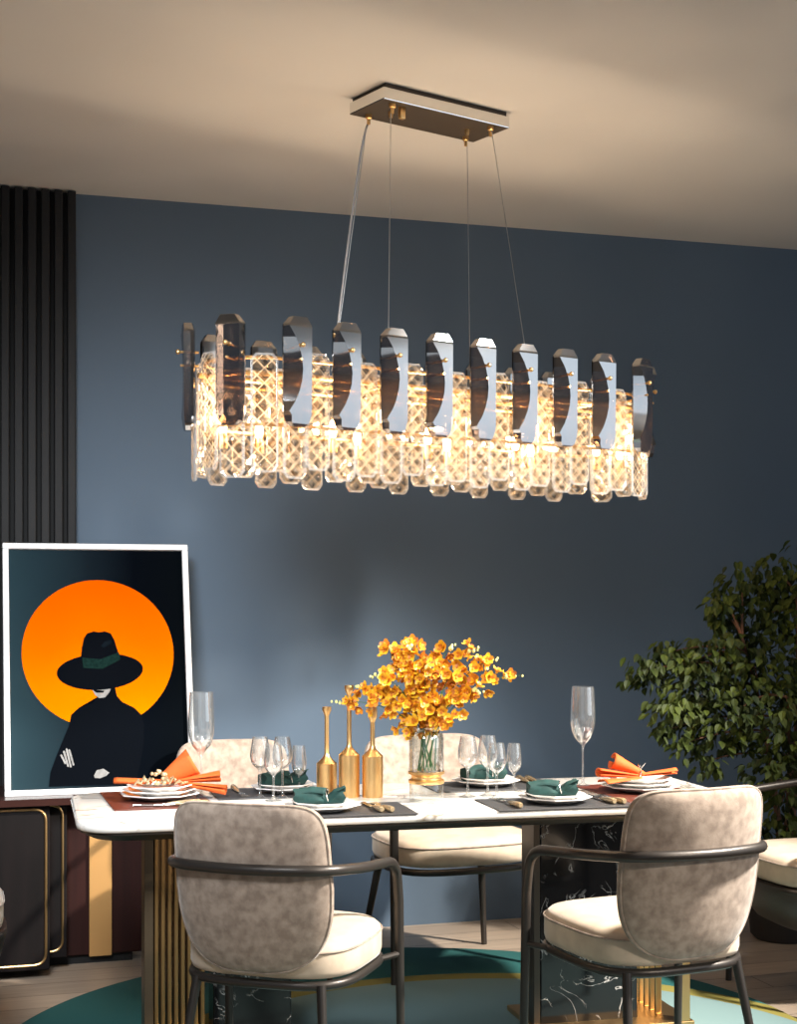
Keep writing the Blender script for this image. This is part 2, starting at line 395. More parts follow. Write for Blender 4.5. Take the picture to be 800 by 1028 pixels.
# picture: its plane leans back against the wall
PW, PH = .692, .945
pic = thing('framed_picture', 'large white framed print of a figure in a wide black hat before an orange sun', 'picture', (.217, 5.555, .653))
pic.rotation_euler = (R(-12.6), 0, 0)
fm = MB()
fw = .022
for a, b in (((0, 0, 0), (PW, .03, fw)), ((0, 0, PH-fw), (PW, .03, PH)), ((0, 0, fw), (fw, .03, PH-fw)), ((PW-fw, 0, fw), (PW, .03, PH-fw))): fm.box(a, b, .003)
fm.build('frame', M['white'], pic, False)
MB().box((fw, .02, fw), (PW-fw, .028, PH-fw)).build('backing_board', M['slatback'], pic, False)
def grad_mat(name, stops, axis, a, b, rough=.6):
    m, nt, out = new_mat(name)
    p = N(nt, 'ShaderNodeBsdfPrincipled'); p.inputs['Roughness'].default_value = rough; p.inputs['Specular IOR Level'].default_value = .0
    tc = N(nt, 'ShaderNodeTexCoord'); s = N(nt, 'ShaderNodeSeparateXYZ'); nt.links.new(tc.outputs['Object'], s.inputs[0])
    mr = N(nt, 'ShaderNodeMapRange'); mr.inputs['From Min'].default_value = a; mr.inputs['From Max'].default_value = b
    nt.links.new(s.outputs[axis], mr.inputs['Value'])
    cr = N(nt, 'ShaderNodeValToRGB'); el = cr.color_ramp.elements
    el[0].position, el[0].color = stops[0][0], c4(stops[0][1]); el[1].position, el[1].color = stops[-1][0], c4(stops[-1][1])
    for q, c in stops[1:-1]: e = el.new(q); e.color = c4(c)
    nt.links.new(mr.outputs[0], cr.inputs[0]); nt.links.new(cr.outputs[0], p.inputs['Base Color']); nt.links.new(p.outputs[0], out.inputs['Surface'])
    return m
pmats = [grad_mat('print_teal_to_black', ((0, (.021, .043, .054)), (.45, (.007, .012, .017)), (.7, (.002, .003, .005)), (1, (.002, .003, .004))), 'X', 0, PW),
         grad_mat('print_orange_disc', ((0, (.78, .19, .0)), (.5, (.78, .14, .0)), (1, (.74, .085, .0))), 'Z', .25, .85),
         pbr('print_black', (.003, .004, .006), .6, spec=0), pbr('print_band_green', (.008, .025, .022), .6, noise=.4, nscale=120, spec=0), pbr('print_grey_skin', (.25, .245, .24), .6, noise=.3, nscale=60)]
def q(x, y): return ((x - 13) / 640 * PW, PH - (y - 84) / 866 * PH)
pr = MB()
def layer(poly, mi, y):
    pr.mi = mi; vs = [pr.bm.verts.new((x, y, z)) for x, z in poly]
    f = pr.bm.faces.new(vs); f.material_index = mi
    bmesh.ops.triangulate(pr.bm, faces=[f])
pr.mi = 0; layer([(fw, fw), (PW-fw, fw), (PW-fw, PH-fw), (fw, PH-fw)], 0, .0190)
cx, cz = q(333, 468)
layer([(cx + .281*cos(2*pi*k/72), cz + .281*sin(2*pi*k/72)) for k in range(72)], 1, .0180)
layer([q(*v) for v in ((385, 580), (392, 618), (410, 640), (450, 660), (474, 685), (482, 720), (480, 780), (466, 850), (446, 920), (158, 920), (164, 872), (190, 805), (228, 717), (236, 680), (262, 656), (308, 642), (326, 620), (330, 585))], 2, .0172)
layer([q(*v) for v in ((308, 594), (374, 588), (366, 606), (352, 622), (332, 625), (318, 614))], 4, .0165)
layer([q(*v) for v in ((308, 594), (350, 600), (345, 606), (322, 606))], 2, .0162)
bx, by = 337, 530
layer([q(bx + 147*cos(2*pi*k/48), by + 66*sin(2*pi*k/48) * (.9 if sin(2*pi*k/48) < 0 else 1) - 6*cos(2*pi*k/48)) for k in range(48)], 2, .0158)
layer([q(*v) for v in ((272, 490), (276, 450), (284, 415), (296, 399), (318, 393), (335, 396), (356, 393), (376, 400), (388, 425), (398, 460), (403, 490))], 2, .0152)
layer([q(*v) for v in ((276, 484), (340, 490), (402, 466), (407, 492), (345, 524), (279, 520))], 3, .0146)
layer([q(*v) for v in ((342, 445), (352, 430), (376, 422), (380, 432), (352, 450))], 0, .0146)
for k in range(4):
    x0 = 198 + k*9; y0 = (812, 800, 792, 796)[k]; y1 = (846, 856, 858, 852)[k]; layer([q(x0 - 1, y0 + 5), q(x0 + 2, y0), q(x0 + 6, y0 + 4), q(x0 + 18, y1 - 4), q(x0 + 18, y1), q(x0 + 13, y1)], 4, .0165)
layer([q(*v) for v in ((308, 888), (318, 870), (340, 866), (360, 880), (350, 890), (328, 898), (310, 896))], 4, .0165)
for v in pr.bm.verts: pass
po = MB(); po.bm.free(); po.bm = pr.bm
po.build('print', pmats, pic, False)

# ------------------------------------------------------------------ dining table
TX0, TX1, TY0, TY1 = .368, 2.40, 4.065, 4.79
TROT = 0
tb = thing('dining_table', 'long white marble dining table on black marble and gold pedestals', 'dining table', (0, 0, 0))
def rrect(x0, x1, y0, y1, r, n=8):
    out = []
    for cx, cy, a0 in ((x1-r, y1-r, 0), (x0+r, y1-r, 90), (x0+r, y0+r, 180), (x1-r, y0+r, 270)):
        for k in range(n+1):
            a = R(a0 + 90*k/n); out.append((cx + r*cos(a), cy + r*sin(a)))
    return out
def inset(x, r, z): return [(px, py, z) for px, py in rrect(TX0+x, TX1-x, TY0+x, TY1-x, r)]
MB().loft([inset(.012, .10, .726), inset(.002, .11, .730), inset(0, .11, .742), inset(.003, .11, .748), inset(.008, .105, .75)]).build('tabletop', M['marble'], tb, ang=60)
MB().loft([inset(.16, .05, .694), inset(.045, .10, .700), inset(.012, .11, .720), inset(.012, .11, .7262)]).build('edge_frame', M['darkmetal'], tb, ang=30)
# left pedestal
l = MB().box((.775, 4.38, .02), (1.01, 4.50, .70), .004).build('pedestal', M['bmarble'], tb, False)
MB().box((.572, 4.38, .03), (.598, 4.50, .70), .002).build('side_panel', M['brown'], l, False)
MB().box((.56, 4.30, .012), (1.03, 4.58, .03), .003).build('base_plate', M['gold2'], l, False)
M['fin'] = pbr('dark_brass_fin', (.36, .22, .09), .4, metal=.9)
for k in range(8): MB().box((.602 + k*.0195, 4.39, .03), (.614 + k*.0195, 4.49, .70), .003).build('fin', M['fin'], l, False)
r_ = MB().box((1.802, 4.38, .02), (2.13, 4.50, .70), .004).build('pedestal', M['bmarble'], tb, False)
MB().box((1.780, 4.38, .03), (1.801, 4.50, .70), .002).build('side_panel', M['darkmetal'], r_, False)
MB().box((1.77, 4.30, .012), (2.29, 4.62, .03), .003).build('base_plate', M['gold2'], r_, False)
for k in range(5): MB().box((2.20, 4.58 - k*.045, .03), (2.222, 4.592 - k*.045, .70), .003).build('fin', M['gold2'], r_, False)
MB().box((2.235, 4.30, .03), (2.275, 4.335, .70), .003).build('post', M['gold2'], r_, False)

tr_ = R(-3); tb.rotation_euler.z = tr_; tb.location = (1.39 - (1.39*cos(tr_) - 4.43*sin(tr_)), 4.43 - (1.39*sin(tr_) + 4.43*cos(tr_)), 0)

# ------------------------------------------------------------------ chairs
def seat_ring(off, z, seg=56):
    return [(x, y, z) for x, y in superell(.245 + off, .235 + off, 3.4, seg, (0, .015))]
def make_chair(label, arm_z=.715, shell=False, arms=True, ZC=.655, HH=.228):
    t = thing('dining_chair', label, 'chair', group=None)
    s = MB().loft([seat_ring(-.03, .408), seat_ring(-.004, .415), seat_ring(.0, .43), seat_ring(.0, .475), seat_ring(-.004, .49), seat_ring(-.018, .503), seat_ring(-.05, .511), seat_ring(-.12, .516), seat_ring(-.2, .518)]).build('seat', M['seat'], t, ang=80)
    MB().tube(seat_ring(.0005, .482), .0032, 6, True).build('piping', M['velvet'], s)
    MB().tube(seat_ring(-.006, .396), .0125, 10, True).build('seat_frame', M['tube'], t)
    # backrest
    HW = .226
    seg = 72
    def outl(k):
        a = 2*pi*k/seg; ca, sa = cos(a), sin(a); n = 6.5 if sa > 0 else 3.2
        x = HW*math.copysign(abs(ca)**(2/n), ca); z = HH*math.copysign(abs(sa)**(2/n), sa)
        x *= 1 - .10*max(0, -z/HH)**1.5 - .02*max(0, z/HH)
        return x, z
    def P(k, rho, side):
        x, z = outl(k); x *= rho; z *= rho
        th = .030*(max(0, 1 - rho**7))**.5
        yb = -.235 + 1.1*x*x - .16*(z + HH) + .10*max(0, .1 - z - .1)**2
        return (x, yb + side*th, ZC + z)
    rhos = [.02, .2, .4, .6, .75, .86, .93, .97, .99, 1.0]
    rings = [[P(k, r, -1) for k in range(seg)] for r in rhos] + [[P(k, r, 1) for k in range(seg)] for r in reversed(rhos[:-1])]
    b = MB().loft(rings).build('backrest', M['velvet'], t, ang=80)
    MB().tube([P(k, .985, -1) for k in range(seg)], .0032, 6, True).build('piping', M['velvet'], b)
    # frame: front legs run up into the arm rail that wraps behind the back
    az = arm_z; ay = -.318
    if arms:
        path = rounded([(-.268, .20, .55), (-.268, .175, az - .045), (-.272, -.10, az - .018), (-.225, ay+.03, az), (0, ay - .012, az), (.225, ay+.03, az), (.272, -.10, az - .018), (.268, .175, az - .045), (.268, .20, .55)],
                       [0, .085, .05, .12, .1, .12, .05, .085, 0], n=8)
        MB().tube(path, .0145, 12).build('armrest', M['tube'], t)
        ftop = .55
    else: ftop = .40
    for sx in (-1, 1):
        if arms: MB().tube([(sx*.272, .215, 0), (sx*.268, .20, ftop)], [.011, .0145], 12).build('leg', M['tube'], t)
        else: MB().tube([(sx*.235, .22, 0), (sx*.20, .19, ftop)], [.010, .013], 12).build('leg', M['tube'], t)
        MB().tube([(sx*.225, -.27, 0), (sx*.18, -.19, .398)], [.010, .0135], 12).build('leg', M['tube'], t)
    if arms:
        for sx in (-1, 1): MB().tube([(sx*.268, .20, .40), (sx*.232, .13, .398)], .009, 8).build('bracket', M['tube'], t)
    if shell:
        def sr(f, z): return [(x*f, y*f, z) for x, y in superell(.262, .25, 2.8, 48, (0, .01))]
        MB().loft([sr(.30, .235), sr(.6, .245), sr(.8, .27), sr(.93, .32), sr(1.0, .385), sr(1.0, .405), sr(.9, .408)]).build('shell', M['shell'], t, ang=60)
    return t
ch1 = make_chair('grey velvet armchair in the left foreground, its back turned to the viewer'); ch1.location = (.885, 3.93, 0); ch1.rotation_euler.z = R(-35); ch1.scale = (.955, .97, .97)
ch2 = dup(ch1, (1.845, 3.735, 0), R(6.5), 'grey velvet armchair in the right foreground before the black marble pedestal'); ch2.scale = (.95, 1, 1)
far = make_chair('pale velvet armchair behind the table, behind the yellow flowers', .640, ZC=.625, HH=.212); far.location = (1.815, 5.26, 0); far.rotation_euler.z = R(185); far.scale = (1.16, 1.0, 1)
far2 = dup(far, (1.035, 5.26, 0), R(180), 'pale velvet armchair behind the table, next to the leaning picture'); far2.scale = (.95, 1, 1)
endc = make_chair('cream seated armchair with brown shell at the right end of the table', .72, True)
endc.location = (2.91, 4.50, 0); endc.rotation_euler.z = R(90)
endl = make_chair('cream seated armless chair mostly out of view at the left end of the table', .72, True, False)
endl.location = (-.075, 4.60, 0); endl.rotation_euler.z = R(-90)

# ------------------------------------------------------------------ chandelier
ch = thing('chandelier', 'oval crystal chandelier of smoked and clear cut pendants hanging over the table', 'chandelier', (1.54, 4.60, 0), R(17))
Ls, Rr = .665, .165
def stad(s, off=0, L=Ls, Rad=Rr):
    """point and outward direction at arc length s (of the base oval) pushed out by off"""
    per = 4*L + 2*pi*Rad; s %= per
    if s < 2*L: p, n = (-L + s, -Rad), (0, -1)
    elif s < 2*L + pi*Rad: a = -pi/2 + (s - 2*L)/Rad; n = (cos(a), sin(a)); p = (L + Rad*n[0], Rad*n[1])
    elif s < 4*L + pi*Rad: p, n = (L - (s - 2*L - pi*Rad), Rad), (0, 1)
    else: a = pi/2 + (s - 4*L - pi*Rad)/Rad; n = (cos(a), sin(a)); p = (-L + Rad*n[0], Rad*n[1])
    return (p[0] + n[0]*off, p[1] + n[1]*off), n
PER = 4*Ls + 2*pi*Rr
def oval(off, z, n=96): return [(*stad(PER*k/n, off)[0], z) for k in range(n)]
MB().tube(oval(-.01, 2.066), .005, 8, True).build('upper_ring', M['gold'], ch)
MB().tube(oval(-.005, 2.02), .007, 8, True).build('middle_ring', M['gold'], ch)
MB().tube(oval(-.03, 1.875), .006, 8, True).build('lower_ring', M['gold'], ch)
m = MB()
for u in (-.55, -.28, 0, .28, .55): m.tube([(u, -.165, 2.02), (u, .165, 2.02)], .005, 8)
m.tube([(-.86, 0, 2.02), (.86, 0, 2.02)], .008, 8)
m.build('cross_bar', M['gold'], ch)
# smoked pendants: convex cut prisms, pinned with a gold stud
def smoked_mesh():
    """the front is a flat face; a long lens-shaped bevel is ground off its left side, and the lower end is faceted"""
    w, h = .045, .158; rings = []
    def ring(z, half, xa, yf, c=1):
        return [(-half, .004*c, z), (xa, yf, z), (half*.84, yf, z), (half, .001, z), (half, .010*c, z), (half*.6, .016*c, z), (-half*.6, .016*c, z), (-half, .010*c, z)]
    rings.append(ring(h, w*.58, -w*.5, -.0166, .6))
    rings.append(ring(h*.86, w*.98, -w*.80, -.0175))
    for k in range(9):
        t = k/8; z = h*(.82 - 1.56*t)
        rings.append(ring(z, w, w*(-.84 + 1.02*sin(pi*t)**.8), -.019 + .002*t))
    rings.append(ring(-h*.80, w*.97, -w*.62, -.0155))
    rings.append(ring(-h*.92, w*.84, -w*.6, -.0135, .8))
    rings.append(ring(-h, w*.52, -w*.42, -.0105, .6))
    return MB().loft(rings).build('smoked_crystal', M['smoke'], ch, True, ang=9)
sm = smoked_mesh()
MB().tube([(0, .03, .075), (0, -.028, .075)], .0035, 8).sphere((0, -.031, .075), .0075).build('stud', M['gold'], sm)
MB().tube([(0, .03, .035), (0, -.024, .035)], .0035, 8).build('pin', M['gold'], sm)
# clear cut plates
def plate_mesh(name, w, h, t, mat, tip=.8):
    c = w*.45
    out = [(-w, -h+c), (-w+c*tip, -h), (w-c*tip, -h), (w, -h+c), (w, h-c), (w-c*tip, h), (-w+c*tip, h), (-w, h-c)]
    mb = MB(); k = .84
    inner = [(x*k, z - math.copysign(w*(1-k), z)) for x, z in out]
    mb.loft([[(x, -t, z) for x, z in inner], [(x, -t*.45, z) for x, z in out], [(x, t*.45, z) for x, z in out], [(x, t, z) for x, z in inner]])
    o = mb.build(name, [mat, M['crystal_edge']], ch, False)
    for p in o.data.polygons: p.material_index = 0 if abs(p.normal.y) > .95 else 1
    return o
long_c = plate_mesh('clear_crystal', .040, .172, .006, M['crystal'])
mid_c = plate_mesh('clear_crystal', .040, .150, .006, M['crystal'])
low_c = plate_mesh('lower_crystal', .038, .085, .006, M['crystal'])
bead = MB().hull([(.016*cos(a*pi/3)*(1 if z == 0 else .5), .016*sin(a*pi/3)*(1 if z == 0 else .5), z) for z in (-.02, 0, .012) for a in range(6)]).build('bead', M['glass'], ch, False)
def put(src, s, off, z, first=[]):
    (x, y), n = stad(s, off)
    ang = math.atan2(n[1], n[0]) + pi/2
    o = dup(src, (x, y, z), ang, parent=ch) if src in first else src
    if src not in first: first.append(src); o.location = (x, y, z); o.rotation_euler.z = ang
    return o
NS = 22; step = PER / NS
s_start = .021
for k in range(NS):
    s = s_start + k*step
    put(sm, s, .04, 2.022)
    put(low_c, s, .022, 1.80)
    put(long_c, s + step*.5, .012, 1.915 - .012*(k % 2))
    if k % 2: put(mid_c, s + step*.95, -.04, 1.89 + .01*(k % 3))
    put(bead, s + step*.22, .03, 1.89)
# lamps
bulb = MB().lathe([(.001, .05), (.006, .045), (.011, .03), (.013, .015), (.010, 0), (.004, -.005)], 16).build('bulb', M['bulb'], ch)
cup = MB().lathe([(.001, -.05), (.014, -.05), (.016, -.03), (.012, -.004), (.001, -.004)], 16).build('socket', M['gold'], bulb)
bl = [(-.78, 0)] + [(-.62 + i*.177, (-.07 if i % 2 else .07)) for i in range(8)] + [(.79, 0)]
for i, (u, v) in enumerate(bl):
    o = bulb if i == 0 else dup(bulb, parent=ch)
    o.location = (u, v, 1.86)
    d = bpy.data.lights.new('bulb_glow', 'POINT'); d.energy = 3.3; d.color = (1, .77, .55); d.shadow_soft_size = .02
    lo = bpy.data.objects.new('bulb_glow', d); COL.objects.link(lo); lo.parent = ch; lo.location = (u, v, 1.93)
# canopy and cables
can = MB().box((-.25, -.095, 2.898), (.25, .095, 2.936), .003)
co = can.build('canopy', [M['chrome'], M['bronze_mirror']], ch, False)
co.location = (-.05 + .0, -.03, 0); co.rotation_euler.z = R(1.5)
for p_ in co.data.polygons:
    if p_.normal.z < -.9: p_.material_index = 1
MB().box((-.24, -.09, 2.936), (.24, .09, 2.95)).build('mounting_plate', M['darkmetal'], co, False)
top = [(-.20, -.070), (-.20, .06), (.19, -.070), (.19, .06)]; low = [(-.30, -.16), (-.30, .16), (.25, -.16), (.25, .16)]
cx0, cy0 = co.location.x, co.location.y
for (a, b), (c, d) in zip(top, low):
    MB().tube([(a + cx0, b + cy0, 2.90), (c, d, 2.095)], .0013, 6).build('cable', M['wire'], ch)
    MB().lathe([(.001, -.032), (.005, -.032), (.006, -.015), (.011, -.012), (.011, 0), (.001, 0)], 14, (a, b, 2.899)).build('cable_grip', M['gold'], co)
for u in (-.16, .145):
    MB().lathe([(.001, -.02), (.006, -.02), (.008, -.008), (.008, 0), (.001, 0)], 12, (u, -.005, 2.899)).build('screw', M['gold'], co)
MB().box((-.165, -.066, 2.862), (-.145, -.050, 2.899), .003).build('cord_clamp', M['gold'], co)
cp = [(top[1][0] + cx0 + .006, top[1][1] + cy0, 2.885), (top[1][0] + cx0 - .015, top[1][1] + cy0, 2.84), (-.262, .075, 2.72), (-.285, .12, 2.4), (-.305, .155, 2.1)]
pts = rounded(cp, .12, n=6)
MB().tube(pts, .0038, 8).build('power_cord', M['cord'], ch)

# ------------------------------------------------------------------ potted ficus
fx, fy = 3.24, 5.30
fi = thing('potted_tree', 'tall leafy green indoor tree in the right corner by the blue wall', 'plant', (fx, fy, 0))
MB().lathe([(.001, 0), (.11, 0), (.13, .02), (.165, .30), (.17, .32), (.155, .32), (.15, .29), (.001, .29)], 32).build('pot', M['pot'], fi)
MB().lathe([(.001, .30), (.08, .298), (.149, .292)], 24).build('soil', M['soil'], fi)
rnd = random.Random(11)
# branches: ends set where the crown's tufts are
tufts = []   # (centre, radius, leaf count)
def T(px, py, D, r, n):
    lat = (px - 400)/1500*D; x = D*sin(TH) + lat*cos(TH); y = D*cos(TH) - lat*sin(TH); z = EYE + (600 - py)*D/1500
    tufts.append((Vector((x - fx, min(y, 5.88 - r*.6) - fy, z)), r, n))
for a in ((642, 674, 5.7, .07, 45), (655, 672, 5.7, .075, 50), (690, 668, 5.7, .10, 85), (672, 655, 5.75, .06, 35), (725, 605, 5.75, .06, 40), (745, 590, 5.8, .10, 80), (780, 580, 5.8, .10, 90), (728, 622, 5.8, .06, 30),
          (765, 620, 5.8, .11, 95), (800, 610, 5.8, .14, 110), (720, 660, 5.7, .12, 120), (745, 655, 5.75, .10, 70), (760, 680, 5.7, .15, 170), (700, 700, 5.65, .12, 130),
          (675, 715, 5.6, .09, 80), (720, 725, 5.65, .12, 120), (745, 710, 5.6, .12, 110), (785, 720, 5.6, .13, 130), (800, 670, 5.7, .14, 120), (690, 745, 5.6, .06, 30), (708, 765, 5.6, .06, 28),
          (745, 745, 5.65, .07, 40), (770, 770, 5.6, .09, 60), (800, 760, 5.6, .12, 80), (785, 805, 5.65, .10, 70), (755, 800, 5.7, .05, 18), (790, 835, 5.6, .09, 60), (765, 838, 5.7, .05, 22), (665, 735, 5.6, .04, 16), (830, 640, 5.7, .2, 120), (840, 720, 5.7, .2, 120), (825, 570, 5.7, .14, 80)):
    T(*a)
def bez(a, b, c, n=8): return [a*(1-t)**2 + b*2*t*(1-t) + c*t*t for t in [k/n for k in range(n+1)]]
tr = MB()
mains = []
for (px, py, D) in ((745, 640, 5.72), (800, 600, 5.75), (790, 700, 5.6), (830, 640, 5.7)):
    lat = (px - 400)/1500*D; e = Vector((D*sin(TH) + lat*cos(TH) - fx, D*cos(TH) - lat*sin(TH) - fy, EYE + (600-py)*D/1500))
    st = Vector((rnd.uniform(-.03, .03), rnd.uniform(-.03, .03), .28))
    mid = Vector(((st.x*.6 + e.x*.4) + .02, (st.y + e.y)/2, st.z*.45 + e.z*.55))
    pp = bez(st, mid, e, 14); mains.append(pp); tr.tube(pp, [.016 - .011*k/14 for k in range(15)], 7)
for c, r, n in tufts:
    best = None
    for pp in mains:
        for v in pp[4:]:
            if v.z < c.z + .05:
                dd = (v - c).length
                if best is None or dd < best[0]: best = (dd, v)
    v = best[1] if best else mains[0][6]
    tr.tube(bez(v, (v + c)/2 + Vector((0, 0, .05)), c, 5), [.006, .005, .0045, .004, .003, .002], 5)
tr.build('trunk', M['bark'], fi)
lf = MB()
def leaf(mb, p, d, up, L, w):
    d = d.normalized(); s = d.cross(up).normalized(); nrm = s.cross(d).normalized()
    prof = [(0, 0), (.18, .38), (.42, .5), (.7, .34), (.9, .10), (1, 0)]
    bot = []; lft = []; rgt = []
    for t, ww in prof:
        c = p + d*L*t + nrm*(-.18*L*t*t)
        bot.append(mb.bm.verts.new(c))
        if 0 < ww: lft.append(mb.bm.verts.new(c + s*w*ww + nrm*w*ww*.35)); rgt.append(mb.bm.verts.new(c - s*w*ww + nrm*w*ww*.35))
    n = len(prof)
    for side in (lft, rgt):
        mb._f([bot[0], side[0], bot[1]])
        for i in range(1, n-2): mb._f([bot[i], side[i-1], side[i], bot[i+1]])
        mb._f([bot[n-2], side[-1], bot[n-1]])
for c, r, n in tufts:
    for _ in range(int(n*1.3)):
        v = Vector((rnd.gauss(0, 1), rnd.gauss(0, 1), rnd.gauss(0, 1)))
        v = v.normalized() * r * 1.15 * rnd.random()**.45; v.z *= .95
        d = Vector((v.x*2 + rnd.uniform(-.1, .1), v.y*2 + rnd.uniform(-.1, .1), -.10 + rnd.uniform(-.14, .05)))
        L = rnd.uniform(.032, .050)
        pos = c + v
        if pos.y + fy > 5.90: continue
        leaf(lf, pos, d, Vector((rnd.uniform(-.5, .5), rnd.uniform(-.9, .2), 1)), L, L*.62)
fo = lf.build('foliage', M['leaf'], fi)
for p_ in fo.data.polygons: p_.use_smooth = False

# ------------------------------------------------------------------ on the table
ZT = .75
def mat_obj(c, sx, sy, rz, m, label):
    o = MB().box((-sx/2, -sy/2, 0), (sx/2, sy/2, .004), .0012).build('placemat', m, None, False)
    o.location = (c[0], c[1], ZT); o.rotation_euler.z = rz
    return tag(o, label, 'placemat')
def plate_thing(c, r, z, label, mat='plate', n=8, rz=0, group=None):
    """angular plate: flat well, raised eight sided rim"""
    o = MB().lathe([(.001, .0), (r*.55, .0), (r*.62, .003), (r, .017), (r*1.0, .020), (r*.97, .020), (r*.64, .008), (r*.55, .006), (.001, .006)], n, phase=pi/n).build('plate', M[mat], None, ang=25)
    o.location = (c[0], c[1], z); o.rotation_euler.z = rz
    return tag(o, label, 'plate', group)
# napkins
def rolled_napkin(c, z, rz, label, L=.145):
    t = thing('napkin', label, 'napkin', (c[0], c[1], z), rz)
    rings = []
    for i in range(17):
        x = -L/2 + L*i/16; f = 1 - .42*math.exp(-((x-.022)/.020)**2); fx_ = (1.0 if x < .02 else 1.12)
        rr = .0235*f*fx_
        rings.append([(x + .004*sin(k*1.7+i), rr*1.25*cos(2*pi*k/20)*(1+.10*sin(3*2*pi*k/20+i*.4)), .0235*f + rr*sin(2*pi*k/20)*(1+.10*sin(4*2*pi*k/20))) for k in range(20)])
    b = MB().loft(rings); 
    # folded-over flap along the top
    rows = []
    for i in range(9):
        x = -L/2 + .01 + (L*.55)*i/8
        rows.append([(x + .002*j, -.026 + .013*j*.9, .048 + .006*sin(j*.9) - .0012*abs(i-4) - .004*abs(j-2)) for j in range(5)])
    b.build('cloth', M['green'], t)
    s = MB().grid(rows).build('fold', M['green'], t); md = s.modifiers.new('s', 'SOLIDIFY'); md.thickness = .003
    rr = [(.022 + .004*sin(a*2), .022*cos(a), .024 + .021*sin(a)) for a in [2*pi*k/28 for k in range(28)]]
    MB().tube(rr, .0026, 8, True).build('napkin_ring', M['steel'], t)
    # gathered tail beyond the ring, flaring upward
    rows = []
    for i in range(7):
        q_ = i/6; rows.append([(.03 + .045*q_, (-.012 - .022*q_) + (.024 + .044*q_)*j/8, .030 + .018*q_ + .008*sin(j*1.5 + 1)*q_) for j in range(9)])
    s = MB().grid(rows).build('tail', M['green'], t); md = s.modifiers.new('s', 'SOLIDIFY'); md.thickness = .003
    return t
def cone_fold(mb, base, d, L, r0, r1, wrap=300, seg=20, nl=10, squash=.75, start=0, wav=0):
    """cloth wrapped into an open cone lying along d from base"""
    d = Vector(d).normalized(); s = d.cross(Vector((0, 0, 1))).normalized(); u = s.cross(d)
    rows = []
    for i in range(nl + 1):
        t = i/nl; r = r0 + (r1-r0)*t; c = Vector(base) + d*L*t
        rows.append([c + s*r*cos(R(start + wrap*k/seg)) + u*(r*squash*sin(R(start + wrap*k/seg)) + wav*sin(5*k/seg*2*pi)*t) for k in range(seg+1)])
    mb.grid(rows)
def orange_napkin(c, z, rz, label, kind, brooch):
    t = thing('napkin', label, 'napkin', (c[0], c[1], z), rz)
    mb = MB()
    if kind == 0:      # right setting: cone standing at the left, two lobes below it, a tail to the right
        cone_fold(mb, (.045, .0, .018), (-1, -.1, .42), .115, .008, .034, 330, squash=.8, start=20)
        cone_fold(mb, (.02, -.02, .014), (-1, -.25, .12), .135, .010, .026, 300, squash=.55, start=200)
        cone_fold(mb, (.03, -.035, .010), (-1, -.45, -.06), .145, .010, .030, 200, squash=.35, start=-10)
        cone_fold(mb, (.02, 0, .014), (1, .15, .10), .130, .010, .020, 300, squash=.5, start=10)
    else:              # left setting: tall fan in the middle, long tail left, two loops right
        cone_fold(mb, (-.01, .012, .018), (.86, .06, .50), .100, .012, .026, 320, squash=1.75, start=-60, wav=.002)
        cone_fold(mb, (.0, .0, .010), (-1, .05, .03), .165, .014, .020, 320, squash=.5)
        cone_fold(mb, (.03, .0, .012), (1, .05, .10), .130, .010, .032, 330, squash=.55, start=20)
        cone_fold(mb, (.03, -.02, .008), (1, -.15, -.14), .150, .008, .026, 330, squash=.6, start=40)
    s = mb.build('cloth', M['orange'], t, ang=60); md = s.modifiers.new('s', 'SOLIDIFY'); md.thickness = .0025
    rn = random.Random(5)
    if brooch:
        b = MB()
        for k in range(26):
            a = rn.uniform(0, 2*pi); rr = rn.uniform(.0, .05); zz = .022 + .028*math.exp(-(rr/.025)**2) + rn.uniform(0, .01)
            b.sphere((-.03 + rr*cos(a)*1.5, -.035 + rr*sin(a)*.6, zz - .010), rn.uniform(.004, .0075), u=8, v=6)
        for k in range(9):
            a = k*.7; x = -.10 + .14*k/8
            b.tube([(x, -.04, .008), (x + .012, -.045 + .01*sin(a), .024 + .010*sin(a*2)), (x + .02, -.04, .014)], [.003, .004, .002], 6)
        b.build('beaded_ornament', M['ivory'], t)
    else:
        b = MB().tube([(.028 + .005*sin(a), .022*cos(a), .018 + .018*sin(a)) for a in [2*pi*k/24 for k in range(24)]], .002, 8, True)
        for k in range(5): b.tube([(.028, 0, .03), (.022 + .014*k/2, -.01 + .006*k, .052 - .004*(k % 2))], [.002, .0008], 5)
        b.build('napkin_ring', M['steel'], t)
    return t
def cutlery(c, z, rz, kind, label):
    t = thing(kind, label, kind, (c[0], c[1], z), rz)
    hp = [(0, -.10, .0095), (0, -.095, .0095), (0, -.06, .0088), (0, -.02, .007), (0, .0, .006)]
    MB().tube(hp, [.006, .0092, .0085, .006, .003], 10).build('handle', M['ivory'], t)
    mb = MB()
    if kind == 'knife':
        mb.box((-.008, -.002, .004), (.006, .10, .006), .0008)
    else:
        mb.box((-.003, -.002, .004), (.003, .04, .0065), .001); mb.box((-.010, .04, .004), (.010, .06, .0065), .001)
        for k in range(4): mb.box((-.010 + k*.0058, .058, .004), (-.0074 + k*.0058, .098, .006))
    mb.build('blade' if kind == 'knife' else 'fork_head', M['steel'], t, False)
    return t

